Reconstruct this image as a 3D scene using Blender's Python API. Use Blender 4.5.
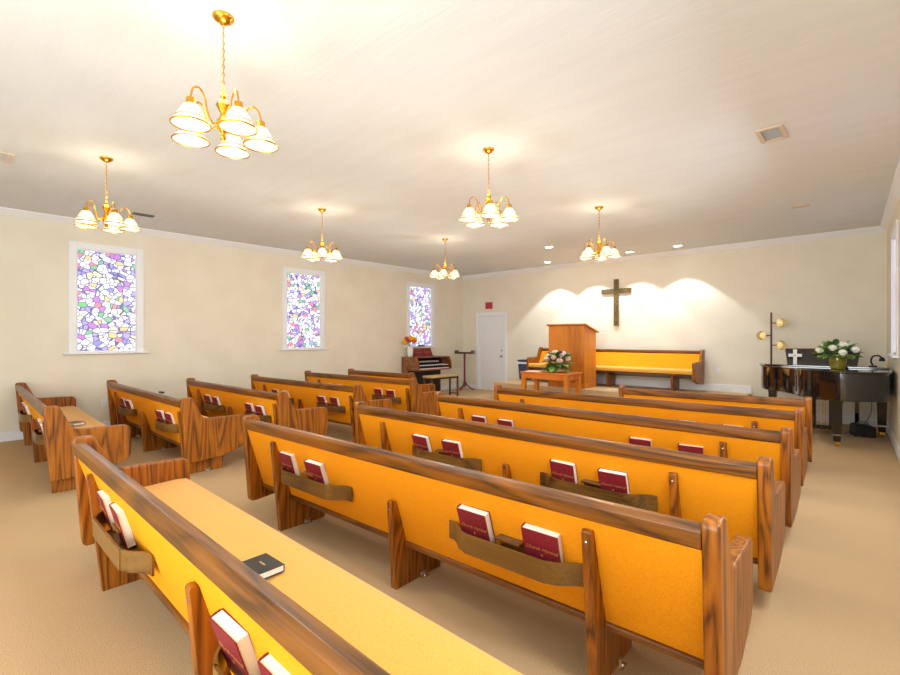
import bpy, bmesh, math, random
from mathutils import Vector, Matrix
PI = math.pi
random.seed(4)
for o in list(bpy.data.objects):
    bpy.data.objects.remove(o)
SC = bpy.context.scene
COL = SC.collection

# ------------------------------------------------------------------ camera, world, big lights, exposure
YAW = math.atan(432 / 469.0)
cam_d = bpy.data.cameras.new('camera')
cam = bpy.data.objects.new('camera', cam_d)
COL.objects.link(cam)
cam.location = (0, 0, 1.5)
cam.rotation_euler = (PI / 2, 0, YAW)
cam_d.sensor_width = 36
cam_d.lens = 469 / 900 * 36
cam_d.shift_y = 1.2 / 900
cam_d.clip_start = 0.02
SC.camera = cam

W = bpy.data.worlds.new('world')
SC.world = W
W.use_nodes = True
W.node_tree.nodes['Background'].inputs[0].default_value = (1.0, 0.985, 0.96, 1)
W.node_tree.nodes['Background'].inputs[1].default_value = 0.6

def area(name, loc, rot, sx, sy, power, col=(1, 1, 1)):
    l = bpy.data.lights.new(name, 'AREA')
    l.shape = 'RECTANGLE'; l.size = sx; l.size_y = sy; l.energy = power; l.color = col
    o = bpy.data.objects.new(name, l); COL.objects.link(o)
    o.location = loc; o.rotation_euler = rot
    o.visible_camera = False
    return o
# unseen fill lamps added before the solid rear wall, strongest at the right
for dx in (-7.6, -4.6, -1.6):
    area('rear_fill', (dx, -4.1, 1.65), (PI / 2, 0, 0), 2.6, 2.8, 4 if dx < -2 else 120, (0.88, 0.95, 1))
# added fill lamps standing in for daylight at two unseen right-hand windows
for wy in (1.72, 5.30):
    area('window_fill', (0.06 + 0.04 * (10.79 - wy) - .04, wy, 2.05), (0, PI / 2 - .65, .04), 1.4, .8, 35, (0.87, 0.95, 1))
# unseen lamp added to throw fill light up on the rear ceiling
area('rear_ceiling_fill', (-1.2, -1.6, .4), (PI, 0, 0), 3.0, 2.4, 30, (0.74, 0.90, 1))

SC.view_settings.view_transform = 'Standard'
SC.view_settings.look = 'None'
SC.view_settings.gamma = 1
SC.view_settings.exposure = 1.2

# ------------------------------------------------------------------ helpers
def lin(r, g, b):
    f = lambda c: (c / 255 / 12.92) if c <= 10.3 else ((c / 255 + 0.055) / 1.055) ** 2.4
    return (f(r), f(g), f(b), 1)

class MB:
    def __init__(s):
        s.v = []; s.f = []; s.m = []; s.mi = 0
    def add(s, vs, fs):
        n = len(s.v); s.v += [tuple(p) for p in vs]
        for f in fs:
            s.f.append([n + i for i in f]); s.m.append(s.mi)
        return s
    def box(s, x0, x1, y0, y1, z0, z1):
        vs = [(x, y, z) for z in (z0, z1) for y in (y0, y1) for x in (x0, x1)]
        return s.add(vs, [(0, 2, 3, 1), (4, 5, 7, 6), (0, 1, 5, 4), (2, 6, 7, 3), (0, 4, 6, 2), (1, 3, 7, 5)])
    def prism(s, pts, axis, a0, a1):
        n = len(pts)
        mk = {'x': lambda p, a: (a, p[0], p[1]), 'y': lambda p, a: (p[0], a, p[1]), 'z': lambda p, a: (p[0], p[1], a)}[axis]
        vs = [mk(p, a0) for p in pts] + [mk(p, a1) for p in pts]
        fs = [tuple(range(n))[::-1], tuple(range(n, 2 * n))] + [(i, (i + 1) % n, n + (i + 1) % n, n + i) for i in range(n)]
        return s.add(vs, fs)
    def lathe(s, prof, c=(0, 0, 0), seg=20, M=None, close=True):
        vs = []; fs = []; n = len(prof)
        for k in range(seg):
            a = 2 * PI * k / seg
            for r, z in prof:
                p = Vector((r * math.cos(a), r * math.sin(a), z))
                if M: p = M @ p
                vs.append((p.x + c[0], p.y + c[1], p.z + c[2]))
        for k in range(seg):
            k2 = (k + 1) % seg
            for i in range(n - 1):
                fs.append((k * n + i, k2 * n + i, k2 * n + i + 1, k * n + i + 1))
        if close:
            if prof[0][0] > 1e-4: fs.append(tuple(k * n for k in range(seg))[::-1])
            if prof[-1][0] > 1e-4: fs.append(tuple(k * n + n - 1 for k in range(seg)))
        return s.add(vs, fs)
    def tube(s, pts, r, seg=8, caps=True):
        pts = [Vector(p) for p in pts]; n = len(pts)
        rs = r if isinstance(r, (list, tuple)) else [r] * n
        vs = []; up = Vector((0, 0, 1)); prev = None
        for i, p in enumerate(pts):
            t = (pts[min(i + 1, n - 1)] - pts[max(i - 1, 0)]).normalized()
            if prev is None:
                a = up if abs(t.dot(up)) < 0.9 else Vector((1, 0, 0))
                u = t.cross(a).normalized()
            else:
                u = (prev - t * prev.dot(t)).normalized()
            prev = u; w = t.cross(u)
            for k in range(seg):
                a = 2 * PI * k / seg
                vs.append(p + (u * math.cos(a) + w * math.sin(a)) * rs[i])
        fs = [(i * seg + k, i * seg + (k + 1) % seg, (i + 1) * seg + (k + 1) % seg, (i + 1) * seg + k) for i in range(n - 1) for k in range(seg)]
        if caps: fs += [tuple(range(seg))[::-1], tuple(range((n - 1) * seg, n * seg))]
        return s.add(vs, fs)
    def ball(s, c, r, seg=10, sc=(1, 1, 1), M=None):
        prof = [(r * math.sin(PI * i / (seg // 2)), -r * math.cos(PI * i / (seg // 2))) for i in range(seg // 2 + 1)]
        S = Matrix.Diagonal(sc)
        return s.lathe(prof, c, seg, (M @ S) if M else S, close=False)
    def torus(s, c, R, r, M=None, seg=20, rs=6):
        prof = []
        vs = []; fs = []
        for k in range(seg):
            a = 2 * PI * k / seg
            for j in range(rs):
                b = 2 * PI * j / rs
                p = Vector(((R + r * math.cos(b)) * math.cos(a), (R + r * math.cos(b)) * math.sin(a), r * math.sin(b)))
                if M: p = M @ p
                vs.append((p.x + c[0], p.y + c[1], p.z + c[2]))
        for k in range(seg):
            for j in range(rs):
                fs.append((k * rs + j, ((k + 1) % seg) * rs + j, ((k + 1) % seg) * rs + (j + 1) % rs, k * rs + (j + 1) % rs))
        return s.add(vs, fs)
    def mesh(s, name, mats, smooth=True, angle=35):
        me = bpy.data.meshes.new(name)
        me.from_pydata(s.v, [], s.f); me.validate()
        for m in (mats if isinstance(mats, (list, tuple)) else [mats]): me.materials.append(m)
        if len(me.polygons) == len(s.m): me.polygons.foreach_set('material_index', s.m)
        bm = bmesh.new(); bm.from_mesh(me)
        bmesh.ops.remove_doubles(bm, verts=bm.verts, dist=1e-6)
        bmesh.ops.recalc_face_normals(bm, faces=bm.faces)
        bm.to_mesh(me); bm.free()
        if smooth:
            me.polygons.foreach_set('use_smooth', [True] * len(me.polygons))
            me.set_sharp_from_angle(angle=math.radians(angle))
        return me
    def build(s, name, mats, parent=None, bevel=0, seg=2, smooth=True, angle=35):
        o = bpy.data.objects.new(name, s.mesh(name, mats, smooth, angle))
        COL.objects.link(o)
        if parent: o.parent = parent
        if bevel:
            b = o.modifiers.new('bevel', 'BEVEL'); b.width = bevel; b.segments = seg
            b.limit_method = 'ANGLE'; b.angle_limit = math.radians(40); b.harden_normals = False
        return o

def rpoly(pts, seg=5):
    """closed polygon [(x, y, radius)] with rounded corners"""
    out = []; n = len(pts)
    for i in range(n):
        p = Vector(pts[i][:2]); r = pts[i][2] if len(pts[i]) > 2 else 0
        if r <= 0: out.append(tuple(p)); continue
        a = (Vector(pts[i - 1][:2]) - p); b = (Vector(pts[(i + 1) % n][:2]) - p)
        la, lb = a.length, b.length; a.normalize(); b.normalize()
        ang = a.angle(b); t = min(r / math.tan(ang / 2), la * 0.49, lb * 0.49)
        p0 = p + a * t; p1 = p + b * t
        for k in range(seg + 1):
            u = k / seg
            out.append(tuple(p0 * (1 - u) ** 2 + p * 2 * u * (1 - u) + p1 * u * u))
    return out

def bez(pts, n=10):
    """Catmull-Rom through points"""
    P = [Vector(p) for p in pts]; P = [P[0]] + P + [P[-1]]; out = []
    for i in range(1, len(P) - 2):
        for k in range(n):
            t = k / n
            out.append(0.5 * ((2 * P[i]) + (P[i + 1] - P[i - 1]) * t + (2 * P[i - 1] - 5 * P[i] + 4 * P[i + 1] - P[i + 2]) * t * t + (3 * P[i] - P[i - 1] - 3 * P[i + 1] + P[i + 2]) * t ** 3))
    out.append(P[-2]); return out

def tag(o, label, cat, group=None):
    o['label'] = label; o['category'] = cat
    if group: o['group'] = group
    return o
def thing(name, label, cat, loc=(0, 0, 0), rz=0, group=None):
    o = bpy.data.objects.new(name, None); COL.objects.link(o)
    o.location = loc; o.rotation_euler = (0, 0, rz); o.empty_display_size = 0.1
    return tag(o, label, cat, group)
def struct(o):
    o['kind'] = 'structure'; return o
def copy_tree(o, parent=None):
    c = o.copy(); COL.objects.link(c)
    if parent: c.parent = parent
    for ch in o.children: copy_tree(ch, c)
    return c

# ------------------------------------------------------------------ materials
def newmat(name):
    m = bpy.data.materials.new(name); m.use_nodes = True
    return m, m.node_tree.nodes, m.node_tree.links, m.node_tree.nodes['Principled BSDF']
def plain(name, col, rough=0.5, metal=0, coat=0, emit=None, es=0, trans=0, spec=None):
    m, N, L, b = newmat(name)
    b.inputs['Base Color'].default_value = col; b.inputs['Roughness'].default_value = rough
    b.inputs['Metallic'].default_value = metal; b.inputs['Coat Weight'].default_value = coat
    b.inputs['Transmission Weight'].default_value = trans
    if spec is not None: b.inputs['Specular IOR Level'].default_value = spec
    if emit: b.inputs['Emission Color'].default_value = emit; b.inputs['Emission Strength'].default_value = es
    return m
def noisy(name, c1, c2, scale, rough=0.9, bump=0.0, detail=4, stretch=(1, 1, 1), bscale=None, lo=0.35, hi=0.65, sheen=0, spec=None):
    m, N, L, b = newmat(name)
    tc = N.new('ShaderNodeTexCoord'); mp = N.new('ShaderNodeMapping'); mp.inputs['Scale'].default_value = stretch
    nz = N.new('ShaderNodeTexNoise'); nz.inputs['Scale'].default_value = scale; nz.inputs['Detail'].default_value = detail
    cr = N.new('ShaderNodeValToRGB'); cr.color_ramp.elements[0].color = c1; cr.color_ramp.elements[1].color = c2
    cr.color_ramp.elements[0].position = lo; cr.color_ramp.elements[1].position = hi
    L.new(tc.outputs['Object'], mp.inputs[0]); L.new(mp.outputs[0], nz.inputs['Vector']); L.new(nz.outputs[0], cr.inputs[0]); L.new(cr.outputs[0], b.inputs['Base Color'])
    b.inputs['Roughness'].default_value = rough
    if sheen: b.inputs['Sheen Weight'].default_value = sheen
    if spec is not None: b.inputs['Specular IOR Level'].default_value = spec
    if bump:
        n2 = N.new('ShaderNodeTexNoise'); n2.inputs['Scale'].default_value = bscale or scale; n2.inputs['Detail'].default_value = 3
        bp = N.new('ShaderNodeBump'); bp.inputs['Strength'].default_value = bump; bp.inputs['Distance'].default_value = 0.01
        L.new(mp.outputs[0], n2.inputs['Vector']); L.new(n2.outputs[0], bp.inputs['Height']); L.new(bp.outputs[0], b.inputs['Normal'])
    return m
def wood(name, axis, c_dark, c_mid, c_light, scale=1.0, rough=0.32, coat=0.25, ring=9.0):
    """oak: cathedral rings stretched along the grain axis plus fine pores"""
    m, N, L, b = newmat(name)
    st = {'x': (0.10, 1, 1), 'y': (1, 0.10, 1), 'z': (1, 1, 0.10)}[axis]
    tc = N.new('ShaderNodeTexCoord'); oi = N.new('ShaderNodeObjectInfo')
    ad = N.new('ShaderNodeVectorMath'); ad.operation = 'ADD'
    L.new(tc.outputs['Object'], ad.inputs[0])
    ml = N.new('ShaderNodeMath'); ml.operation = 'MULTIPLY'; ml.inputs[1].default_value = 13.0
    L.new(oi.outputs['Random'], ml.inputs[0]); L.new(ml.outputs[0], ad.inputs[1])
    mp = N.new('ShaderNodeMapping'); mp.inputs['Scale'].default_value = tuple(a * scale for a in st)
    L.new(ad.outputs[0], mp.inputs[0])
    n1 = N.new('ShaderNodeTexNoise'); n1.inputs['Scale'].default_value = 2.6; n1.inputs['Detail'].default_value = 2; n1.inputs['Distortion'].default_value = 0.6
    L.new(mp.outputs[0], n1.inputs['Vector'])
    rg = N.new('ShaderNodeMath'); rg.operation = 'MULTIPLY'; rg.inputs[1].default_value = ring
    L.new(n1.outputs[0], rg.inputs[0])
    fr = N.new('ShaderNodeMath'); fr.operation = 'PINGPONG'; fr.inputs[1].default_value = 0.5
    L.new(rg.outputs[0], fr.inputs[0])
    n2 = N.new('ShaderNodeTexNoise'); n2.inputs['Scale'].default_value = 90; n2.inputs['Detail'].default_value = 3
    mp2 = N.new('ShaderNodeMapping'); mp2.inputs['Scale'].default_value = tuple((0.04 if a < 1 else 1) for a in st)
    L.new(ad.outputs[0], mp2.inputs[0]); L.new(mp2.outputs[0], n2.inputs['Vector'])
    mx = N.new('ShaderNodeMath'); mx.operation = 'MULTIPLY_ADD'; mx.inputs[1].default_value = 1.25
    sb = N.new('ShaderNodeMath'); sb.operation = 'MULTIPLY_ADD'; sb.inputs[1].default_value = 0.9; sb.inputs[2].default_value = -0.30
    L.new(n2.outputs[0], sb.inputs[0]); L.new(fr.outputs[0], mx.inputs[0]); L.new(sb.outputs[0], mx.inputs[2])
    cr = N.new('ShaderNodeValToRGB')
    e = cr.color_ramp.elements; e[0].color = c_dark; e[0].position = 0.12; e[1].color = c_light; e[1].position = 0.75
    k = e.new(0.36); k.color = c_mid
    L.new(mx.outputs[0], cr.inputs[0]); L.new(cr.outputs[0], b.inputs['Base Color'])
    b.inputs['Roughness'].default_value = rough; b.inputs['Coat Weight'].default_value = coat; b.inputs['Coat Roughness'].default_value = 0.13
    return m

OD, OM, OL = lin(88, 46, 2), lin(138, 76, 6), lin(168, 98, 14)
M = {}
M['oak_z'] = wood('oak_upright', 'z', OD, OM, OL, scale=1.5, rough=0.42, coat=0.06, ring=13)
M['oak_x'] = wood('oak_rail', 'x', lin(70, 38, 3), lin(106, 61, 7), lin(132, 78, 13), scale=1.5, rough=0.4, coat=0.12, ring=8)
M['rack_wood'] = wood('rack_veneer', 'x', lin(72, 46, 12), lin(110, 76, 26), lin(126, 90, 34), rough=0.4, ring=4)
M['dark_oak'] = wood('dark_stained_oak', 'z', lin(58, 34, 22), lin(88, 54, 34), lin(104, 66, 42))
M['pulpit'] = wood('honey_veneer', 'z', lin(176, 98, 14), lin(198, 114, 20), lin(208, 126, 28), ring=3, rough=0.5, coat=0.1)
M['pulpit_side'] = M['pulpit']
M['table_wood'] = wood('table_wood', 'x', lin(184, 92, 20), lin(206, 108, 28), lin(214, 120, 36), ring=3, rough=0.45, coat=0.15)
M['organ_wood'] = wood('organ_walnut', 'y', lin(92, 48, 24), lin(136, 78, 40), lin(152, 92, 50), ring=4)
M['mahogany'] = plain('dark_red_mahogany', lin(118, 30, 28), 0.3, coat=0.3)
M['fabric'] = noisy('gold_upholstery', lin(236, 146, 8), lin(252, 172, 30), 260, 0.85, 0.25, bscale=420, spec=0.2)
M['lit_seat_fabric'] = noisy('gold_upholstery_lit', lin(230, 164, 56), lin(246, 188, 88), 260, 0.85, 0.25, bscale=420, sheen=0.35, spec=0.25)  # same gold cloth as the backrests, paled to paint in light from above
M['carpet'] = noisy('beige_carpet', lin(172, 140, 104), lin(218, 188, 146), 230, 0.97, 0.25, bscale=420, spec=0.1)
M['wall'] = noisy('cream_paint', lin(230, 223, 206), lin(235, 229, 213), 2.0, 0.75, 0.05, bscale=140)
M['ceiling'] = noisy('ivory_brushed_plaster', lin(218, 223, 226), lin(222, 227, 230), 5, 0.85, 0.2, detail=6, stretch=(0.25, 1.4, 1), bscale=24)
M['white'] = plain('white_trim_paint', lin(238, 241, 247), 0.4)
M['door'] = plain('white_door_paint', lin(236, 237, 240), 0.35)
M['brass'] = plain('polished_brass', lin(222, 164, 58), 0.25, 1.0)
M['metal'] = plain('chrome', lin(200, 200, 205), 0.2, 1.0)
M['black_gloss'] = plain('black_lacquer', lin(12, 12, 15), 0.08, coat=1.0)
M['black'] = plain('black_matte', lin(20, 20, 23), 0.5)
M['cover'] = noisy('maroon_cloth_cover', lin(118, 20, 36), lin(140, 28, 46), 60, 0.55)
M['pages'] = plain('white_pages', lin(242, 240, 236), 0.8)
M['gold'] = plain('gilt_lettering', lin(220, 170, 90), 0.4, 0.4)
M['bible_black'] = plain('black_leather', lin(38, 38, 40), 0.4)
M['bulb'] = plain('lit_bulb', (1, 1, 1, 1), 0.5, emit=(1, 0.86, 0.6, 1), es=5)
M['leaf'] = noisy('green_leaf', lin(104, 158, 58), lin(168, 204, 112), 12, 0.5)
M['leaf_dark'] = noisy('dark_leaf', lin(48, 100, 46), lin(92, 142, 70), 12, 0.5)
M['leaf_lime'] = plain('lime_leaf', lin(170, 180, 60), 0.5)
M['pink'] = noisy('pink_petals', lin(230, 160, 160), lin(248, 214, 206), 30, 0.7)
M['white_petal'] = noisy('ivory_petals', lin(236, 232, 214), lin(252, 250, 242), 30, 0.7)
M['yellow'] = plain('yellow_petals', lin(250, 200, 20), 0.6)
M['orange'] = plain('orange_petals', lin(236, 96, 24), 0.6)
M['hot_pink'] = plain('magenta_petals', lin(214, 40, 110), 0.6)
M['red'] = plain('red_sign', lin(186, 44, 62), 0.4)
M['ceramic'] = plain('white_ceramic', lin(236, 232, 222), 0.3)
M['bin_blue'] = plain('navy_plastic', lin(62, 72, 110), 0.4)
M['bronze_cross'] = noisy('weathered_bronze', lin(48, 36, 18), lin(128, 104, 52), 40, 0.4)
M['tan_vinyl'] = plain('tan_bench_top', lin(206, 172, 116), 0.6)
M['grey'] = plain('grey_plastic', lin(120, 122, 124), 0.5)
M['vent'] = plain('vent_enamel', lin(214, 200, 176), 0.5)
M['vent_dark'] = plain('vent_slot', lin(104, 100, 92), 0.6)
M['duct'] = plain('vent_duct', lin(228, 228, 226), 0.6)
M['green_glass'] = plain('lime_glass', lin(190, 180, 40), 0.08, trans=0.7)
M['amber'] = plain('amber_glass', lin(246, 234, 200), 0.05, trans=0.95)
M['downlight'] = plain('lit_downlight', (1, 1, 1, 1), emit=(1, 0.96, 0.9, 1), es=9)

# frosted glass lamp shade, glowing softly from its bulb
m, N, L, b = newmat('frosted_shade')
b.inputs['Base Color'].default_value = lin(250, 244, 226); b.inputs['Roughness'].default_value = 0.4
b.inputs['Transmission Weight'].default_value = 0.55; b.inputs['IOR'].default_value = 1.1
b.inputs['Emission Color'].default_value = (1, 0.84, 0.52, 1); b.inputs['Emission Strength'].default_value = 0.04
M['shade'] = m

# stained glass lit by the day outside
m, N, L, b = newmat('stained_glass')
tc = N.new('ShaderNodeTexCoord'); oi = N.new('ShaderNodeObjectInfo')
ad = N.new('ShaderNodeVectorMath'); ad.operation = 'ADD'
L.new(tc.outputs['Object'], ad.inputs[0])
ml = N.new('ShaderNodeMath'); ml.operation = 'MULTIPLY'; ml.inputs[1].default_value = 41
L.new(oi.outputs['Random'], ml.inputs[0])
L.new(ml.outputs[0], ad.inputs[1])
mp = N.new('ShaderNodeMapping'); mp.inputs['Scale'].default_value = (0.0, 0.85, 1.0); mp.inputs['Rotation'].default_value = (0.5, 0, 0)
L.new(ad.outputs[0], mp.inputs[0])
v1 = N.new('ShaderNodeTexVoronoi'); v1.inputs['Scale'].default_value = 14.0
v2 = N.new('ShaderNodeTexVoronoi'); v2.feature = 'DISTANCE_TO_EDGE'; v2.inputs['Scale'].default_value = 14.0
L.new(mp.outputs[0], v1.inputs['Vector']); L.new(mp.outputs[0], v2.inputs['Vector'])
sp = N.new('ShaderNodeSeparateColor'); L.new(v1.outputs['Color'], sp.inputs[0])
cr = N.new('ShaderNodeValToRGB'); cr.color_ramp.interpolation = 'CONSTANT'
cols = [(0, (1, 1, 1)), (0.42, (0.84, 0.82, 1)), (0.56, (0.44, 0.36, 0.78)), (0.69, (0.30, 0.27, 0.66)), (0.73, (0.66, 0.86, 0.92)), (0.78, (0.95, 0.86, 0.50)), (0.83, (0.80, 0.25, 0.30)), (0.87, (0.20, 0.55, 0.25)), (0.90, (0.55, 0.20, 0.62)), (0.94, (0.96, 0.60, 0.25)), (0.97, (0.95, 0.80, 0.86))]
e = cr.color_ramp.elements
e[0].position = 0; e[0].color = (1, 1, 1, 1); e[1].position = cols[1][0]; e[1].color = cols[1][1] + (1,)
for p, c in cols[2:]:
    k = e.new(p); k.color = c + (1,)
L.new(sp.outputs[0], cr.inputs[0])
lt = N.new('ShaderNodeMath'); lt.operation = 'LESS_THAN'; lt.inputs[1].default_value = 0.07
L.new(v2.outputs['Distance'], lt.inputs[0])
mix = N.new('ShaderNodeMix'); mix.data_type = 'RGBA'
L.new(lt.outputs[0], mix.inputs['Factor']); L.new(cr.outputs[0], mix.inputs['A']); mix.inputs['B'].default_value = (0.13, 0.12, 0.26, 1)
L.new(mix.outputs['Result'], b.inputs['Emission Color']); b.inputs['Base Color'].default_value = (.03, .03, .04, 1)
b.inputs['Emission Strength'].default_value = 0.62; b.inputs['Roughness'].default_value = 0.25
M['stained'] = m

# ------------------------------------------------------------------ the hall
XL, YB, YR, ZC = -9.42, 10.79, -4.2, 3.40
def xr(y): return 0.06 + 0.04 * (YB - y)     # right wall runs a little outwards
struct(MB().prism([(XL - .2, YR), (xr(YR) + .2, YR), (xr(YB) + .2, YB + .2), (XL - .2, YB + .2)], 'z', -0.1, 0).build('floor', M['carpet'], smooth=False))
struct(MB().prism([(XL - .2, YR), (xr(YR) + .2, YR), (xr(YB) + .2, YB + .2), (XL - .2, YB + .2)], 'z', ZC, ZC + .1).build('ceiling', M['ceiling'], smooth=False))

def wall_with_holes(mb, u0, u1, z0, z1, holes, put):
    """holes sorted along u: (ua, ub, za, zb); put(mb, ua, ub, za, zb) adds a block"""
    c = u0
    for a, b_, za, zb in holes:
        put(mb, c, a, z0, z1); put(mb, a, b_, z0, za); put(mb, a, b_, zb, z1); c = b_
    put(mb, c, u1, z0, z1)
WZ0, WZ1 = 1.285, 2.935
LW = [(1.464, 2.275), (5.04, 5.87), (8.60, 9.45)]
mb = MB()
wall_with_holes(mb, YR, YB + .15, 0, ZC, [(a, b_, WZ0, WZ1) for a, b_ in LW], lambda q, a, b_, za, zb: q.box(XL - .15, XL, a, b_, za, zb))
struct(mb.build('wall_left', M['wall'], smooth=False))
DX0, DX1, DZ = -8.78, -7.86, 2.17
mb = MB()
wall_with_holes(mb, XL, xr(YB) + .1, 0, ZC, [(DX0, DX1, 0, DZ)], lambda q, a, b_, za, zb: q.box(a, b_, YB, YB + .15, za, zb) if zb > za else None)
struct(mb.build('wall_back', M['wall'], smooth=False))
ang = math.atan(0.04)
RW = [(1.30, 2.15), (4.87, 5.72), (8.45, 9.30)]
mb = MB()
def rblock(q, a, b_, za, zb):
    q.prism([(xr(a), a), (xr(b_), b_), (xr(b_) + .15, b_), (xr(a) + .15, a)], 'z', za, zb)
wall_with_holes(mb, YR, YB + .1, 0, ZC, [(a, b_, WZ0, WZ1) for a, b_ in RW], rblock)
struct(mb.build('wall_right', M['wall'], smooth=False))

struct(MB().box(XL - .15, xr(YR) + .15, YR - .15, YR, 0, ZC).build('wall_rear', M['wall'], smooth=False))
def make_window(n, loc, rz, w):
    """local frame: x into the room is +x, y along the wall, origin at sill level, left jamb"""
    r = bpy.data.objects.new('window_%d' % n, None); COL.objects.link(r); r.location = loc; r.rotation_euler = (0, 0, rz); struct(r)
    h = WZ1 - WZ0; c = 0.105
    f = MB()
    f.box(0, .022, -c, 0, -0.01, h + c); f.box(0, .022, w, w + c, -0.01, h + c); f.box(0, .022, 0, w, h, h + c)
    f.build('window_frame', M['white'], r, bevel=.004)
    j = MB(); j.box(-.13, 0, 0, .010, 0, h); j.box(-.13, 0, w - .010, w, 0, h); j.box(-.13, 0, .010, w - .010, h - .012, h); j.box(-.13, 0, .010, w - .010, 0, .02)
    j.build('window_jamb', M['white'], r)
    MB().box(-.02, .07, -.17, w + .17, -.035, -.008).build('window_sill', M['white'], r, bevel=.006)
    MB().box(-.040, -.028, .010, w - .010, .02, h - .012).build('window_pane', M['stained'], r, smooth=False)
    return r
for i, (a, b_) in enumerate(LW): make_window(i + 1, (XL, a, WZ0), 0, b_ - a)
for i, (a, b_) in enumerate(RW[::-1]): make_window(4 + i, (xr(b_), b_, WZ0), PI + ang, b_ - a)

# crown moulding and baseboards
cp = [(0, 0), (.085, 0), (.085, -.015), (.05, -.045), (.02, -.085), (0, -.10)]
struct(MB().prism([(XL + p, ZC + q) for p, q in cp], 'y', YR, YB).build('trim_1', M['white']))
struct(MB().prism([(YB - p, ZC + q) for p, q in cp], 'x', XL, xr(YB)).build('trim_2', M['white']))
mb = MB(); n = len(cp)
mb.add([(xr(YR) - p, YR, ZC + q) for p, q in cp] + [(xr(YB) - p, YB, ZC + q) for p, q in cp],
       [tuple(range(n)), tuple(range(n, 2 * n))] + [(i, (i + 1) % n, n + (i + 1) % n, n + i) for i in range(n)])
struct(mb.build('trim_3', M['white']))
struct(MB().box(XL, XL + .018, YR, YB, 0, .13).build('baseboard_left', M['white'], bevel=.004))
PZ, PX0, PX1, PY = 0.42, -7.15, -1.88, 9.38
bb = MB(); bb.box(XL, DX0 - .09, YB - .018, YB, 0, .13); bb.box(DX1 + .09, PX0, YB - .018, YB, 0, .13)
bb.box(PX0, PX1, YB - .018, YB, PZ, PZ + .15); bb.box(PX1, xr(YB), YB - .018, YB, 0, .13)
struct(bb.build('baseboard_back', M['white'], bevel=.004))
struct(MB().prism([(xr(YR), YR), (xr(YR) - .018, YR), (xr(YB) - .018, YB), (xr(YB), YB)], 'z', 0, .13).build('baseboard_right', M['white']))
# platform across the front
struct(MB().box(PX0, PX1, PY, YB, 0, PZ).build('platform', M['carpet'], bevel=.02))

# door
d = bpy.data.objects.new('door_1', None); COL.objects.link(d); d.location = (DX0, YB, 0); struct(d)
w = DX1 - DX0
MB().box(.03, w - .03, .03, .07, .01, DZ - .03).build('door_panel', M['door'], d, bevel=.003)
f = MB(); f.box(-.09, 0.005, -.02, 0, 0, DZ + .09); f.box(w - .005, w + .09, -.02, 0, 0, DZ + .09); f.box(0.005, w - .005, -.02, 0, DZ, DZ + .09)
f.box(0, .03, 0, .1, 0, DZ); f.box(w - .03, w, 0, .1, 0, DZ); f.box(.03, w - .03, 0, .1, DZ - .03, DZ)
f.build('door_frame', M['white'], d, bevel=.004)
k = MB(); Rx = Matrix.Rotation(PI / 2, 3, 'X')
k.lathe([(.03, 0), (.03, .01), (.012, .015), (.012, .04), (.028, .05), (.03, .065), (.02, .075), (0, .077)], (w - .1, .03, 1.0), 16, Rx)
k.build('door_knob', M['metal'], d)
k = MB(); k.lathe([(.028, 0), (.028, .015), (.02, .02), (0, .02)], (w - .1, .03, 1.17), 16, Rx); k.build('deadbolt', M['metal'], d)

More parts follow.
